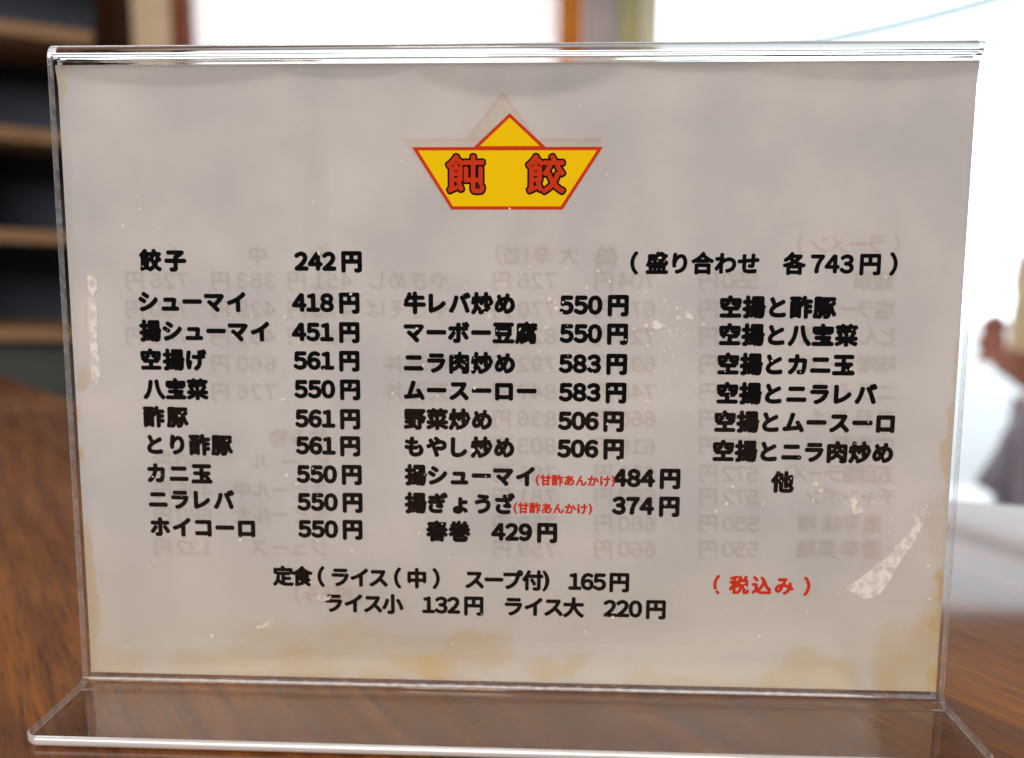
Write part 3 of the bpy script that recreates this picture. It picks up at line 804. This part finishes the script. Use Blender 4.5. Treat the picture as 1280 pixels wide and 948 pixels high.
# ------------------------------------------------------------------ seated person at the right edge, far behind
def skinned(name, verts, edges, radii, mat, parent, root=0, sub=2):
    me = bpy.data.meshes.new(name); me.from_pydata(verts, edges, []); me.update()
    o = bpy.data.objects.new(name, me); COL.objects.link(o)
    sk = o.modifiers.new('s', 'SKIN'); sd = o.modifiers.new('d', 'SUBSURF'); sd.levels = sub; sd.render_levels = sub
    for i, r in enumerate(radii):
        q = me.skin_vertices[0].data[i]; q.radius = (r, r) if not isinstance(r, tuple) else r
        q.use_root = (i == root)
    bpy.context.view_layer.update()
    dg = bpy.context.evaluated_depsgraph_get()
    m2 = bpy.data.meshes.new_from_object(o.evaluated_get(dg)); m2.name = name
    bpy.data.objects.remove(o)
    m2.shade_smooth()
    return link(name, m2, mat, parent)
person = empty('person', (1.33, 1.78, -0.70))
tag(person, 'blurred seated person in beige shirt and dark trousers, hand raised, cut by right edge', 'person')
M_SKIN = pri('skin', (0.55, 0.24, 0.18), 0.5, 0.05); M_SHIRT = pri('beige_shirt', (0.62, 0.50, 0.30), 0.85); M_TRO = pri('mauve_trousers', (0.24, 0.20, 0.24), 0.85)
M_HAIR = pri('black_hair', (0.02, 0.017, 0.015), 0.5)
# body: pelvis, spine, neck, head, legs, arms (one skin), hands with fingers
bv = [(0, .02, .34), (0, .02, .52), (0, .01, .74), (0, .0, .86), (0, -.01, .94), (0, -.02, 1.04),
      (-.10, .12, .32), (-.215, -.16, .47), (-.22, -.18, .12), (-.24, -.30, .04), (.10, 0, .32), (.13, -.38, .50), (.13, -.40, .12), (.13, -.52, .04),
      (-.17, 0, .79), (-.195, -.02, .54), (-.26, -.10, .57), (-.335, -.13, .60), (.17, 0, .79), (.21, -.02, .54), (.15, -.22, .40)]
be = [(0, 1), (1, 2), (2, 3), (3, 4), (4, 5), (0, 6), (6, 7), (7, 8), (8, 9), (0, 10), (10, 11), (11, 12), (12, 13), (2, 14), (14, 15), (15, 16), (16, 17), (2, 18), (18, 19), (19, 20)]
br = [.13, .12, .13, .06, .05, .095, .09, .07, .05, .04, .09, .07, .05, .04, .055, .045, .038, .028, .055, .045, .03]
skinned('body', bv, be, br, M_SKIN, person)
skinned('shirt', [(0, .02, .26), (0, .02, .52), (0, .01, .74), (0, .0, .83), (-.17, 0, .79), (-.195, -.02, .54), (.17, 0, .79), (.21, -.02, .54)],
        [(0, 1), (1, 2), (2, 3), (2, 4), (4, 5), (2, 6), (6, 7)], [.17, .16, .15, .07, .068, .058, .068, .058], M_SHIRT, person)
skinned('trousers', [(0, .08, .29), (-.10, .12, .30), (-.215, -.17, .47), (-.22, -.18, .14), (.10, .1, .30), (.13, -.40, .48), (.13, -.42, .14)],
        [(0, 1), (1, 2), (2, 3), (0, 4), (4, 5), (5, 6)], [.15, .11, .085, .065, .11, .085, .065], M_TRO, person)
skinned('hair', [(0, .0, 1.06), (0, -.01, 1.11)], [(0, 1)], [.105, .07], M_HAIR, person)
hv = [(-.335, -.13, .595), (-.355, -.14, .63)]; he = [(0, 1)]; hr = [.027, .03]
for i, (dx, dz) in enumerate(((-.028, .055), (-.012, .066), (.004, .064), (.02, .05))):
    b = len(hv); hv += [(-.355 + dx * .6, -.145, .63 + dz * .55), (-.355 + dx, -.16, .63 + dz)]; he += [(1, b), (b, b + 1)]; hr += [.011, .008]
b = len(hv); hv += [(-.378, -.15, .63), (-.392, -.16, .645)]; he += [(0, b), (b, b + 1)]; hr += [.012, .009]
skinned('hand', hv, he, hr, M_SKIN, person)
st = empty('stool', (1.33, 1.82, -0.70)); tag(st, 'round dark stool under the seated person at the right edge', 'stool')
def cyl(name, r, z0, z1, mat, parent, loc=(0, 0)):
    bm = bmesh.new(); bmesh.ops.create_cone(bm, cap_ends=True, segments=32, radius1=r, radius2=r, depth=z1 - z0)
    bmesh.ops.bevel(bm, geom=[e for e in bm.edges if abs(e.verts[0].co.z - e.verts[1].co.z) < 1e-6], offset=min(.01, (z1 - z0) / 4), segments=2, affect='EDGES')
    for v in bm.verts: v.co.z += (z0 + z1) / 2; v.co.x += loc[0]; v.co.y += loc[1]
    me = bpy.data.meshes.new(name); bm.to_mesh(me); bm.free(); return link(name, me, mat, parent)
cyl('seat', .17, .14, .19, M_DKW, st)
for (x, y) in ((.11, .11), (-.11, .11), (.11, -.11), (-.11, -.11)): cyl('leg', .015, 0, .139, M_DKW, st, (x, y))
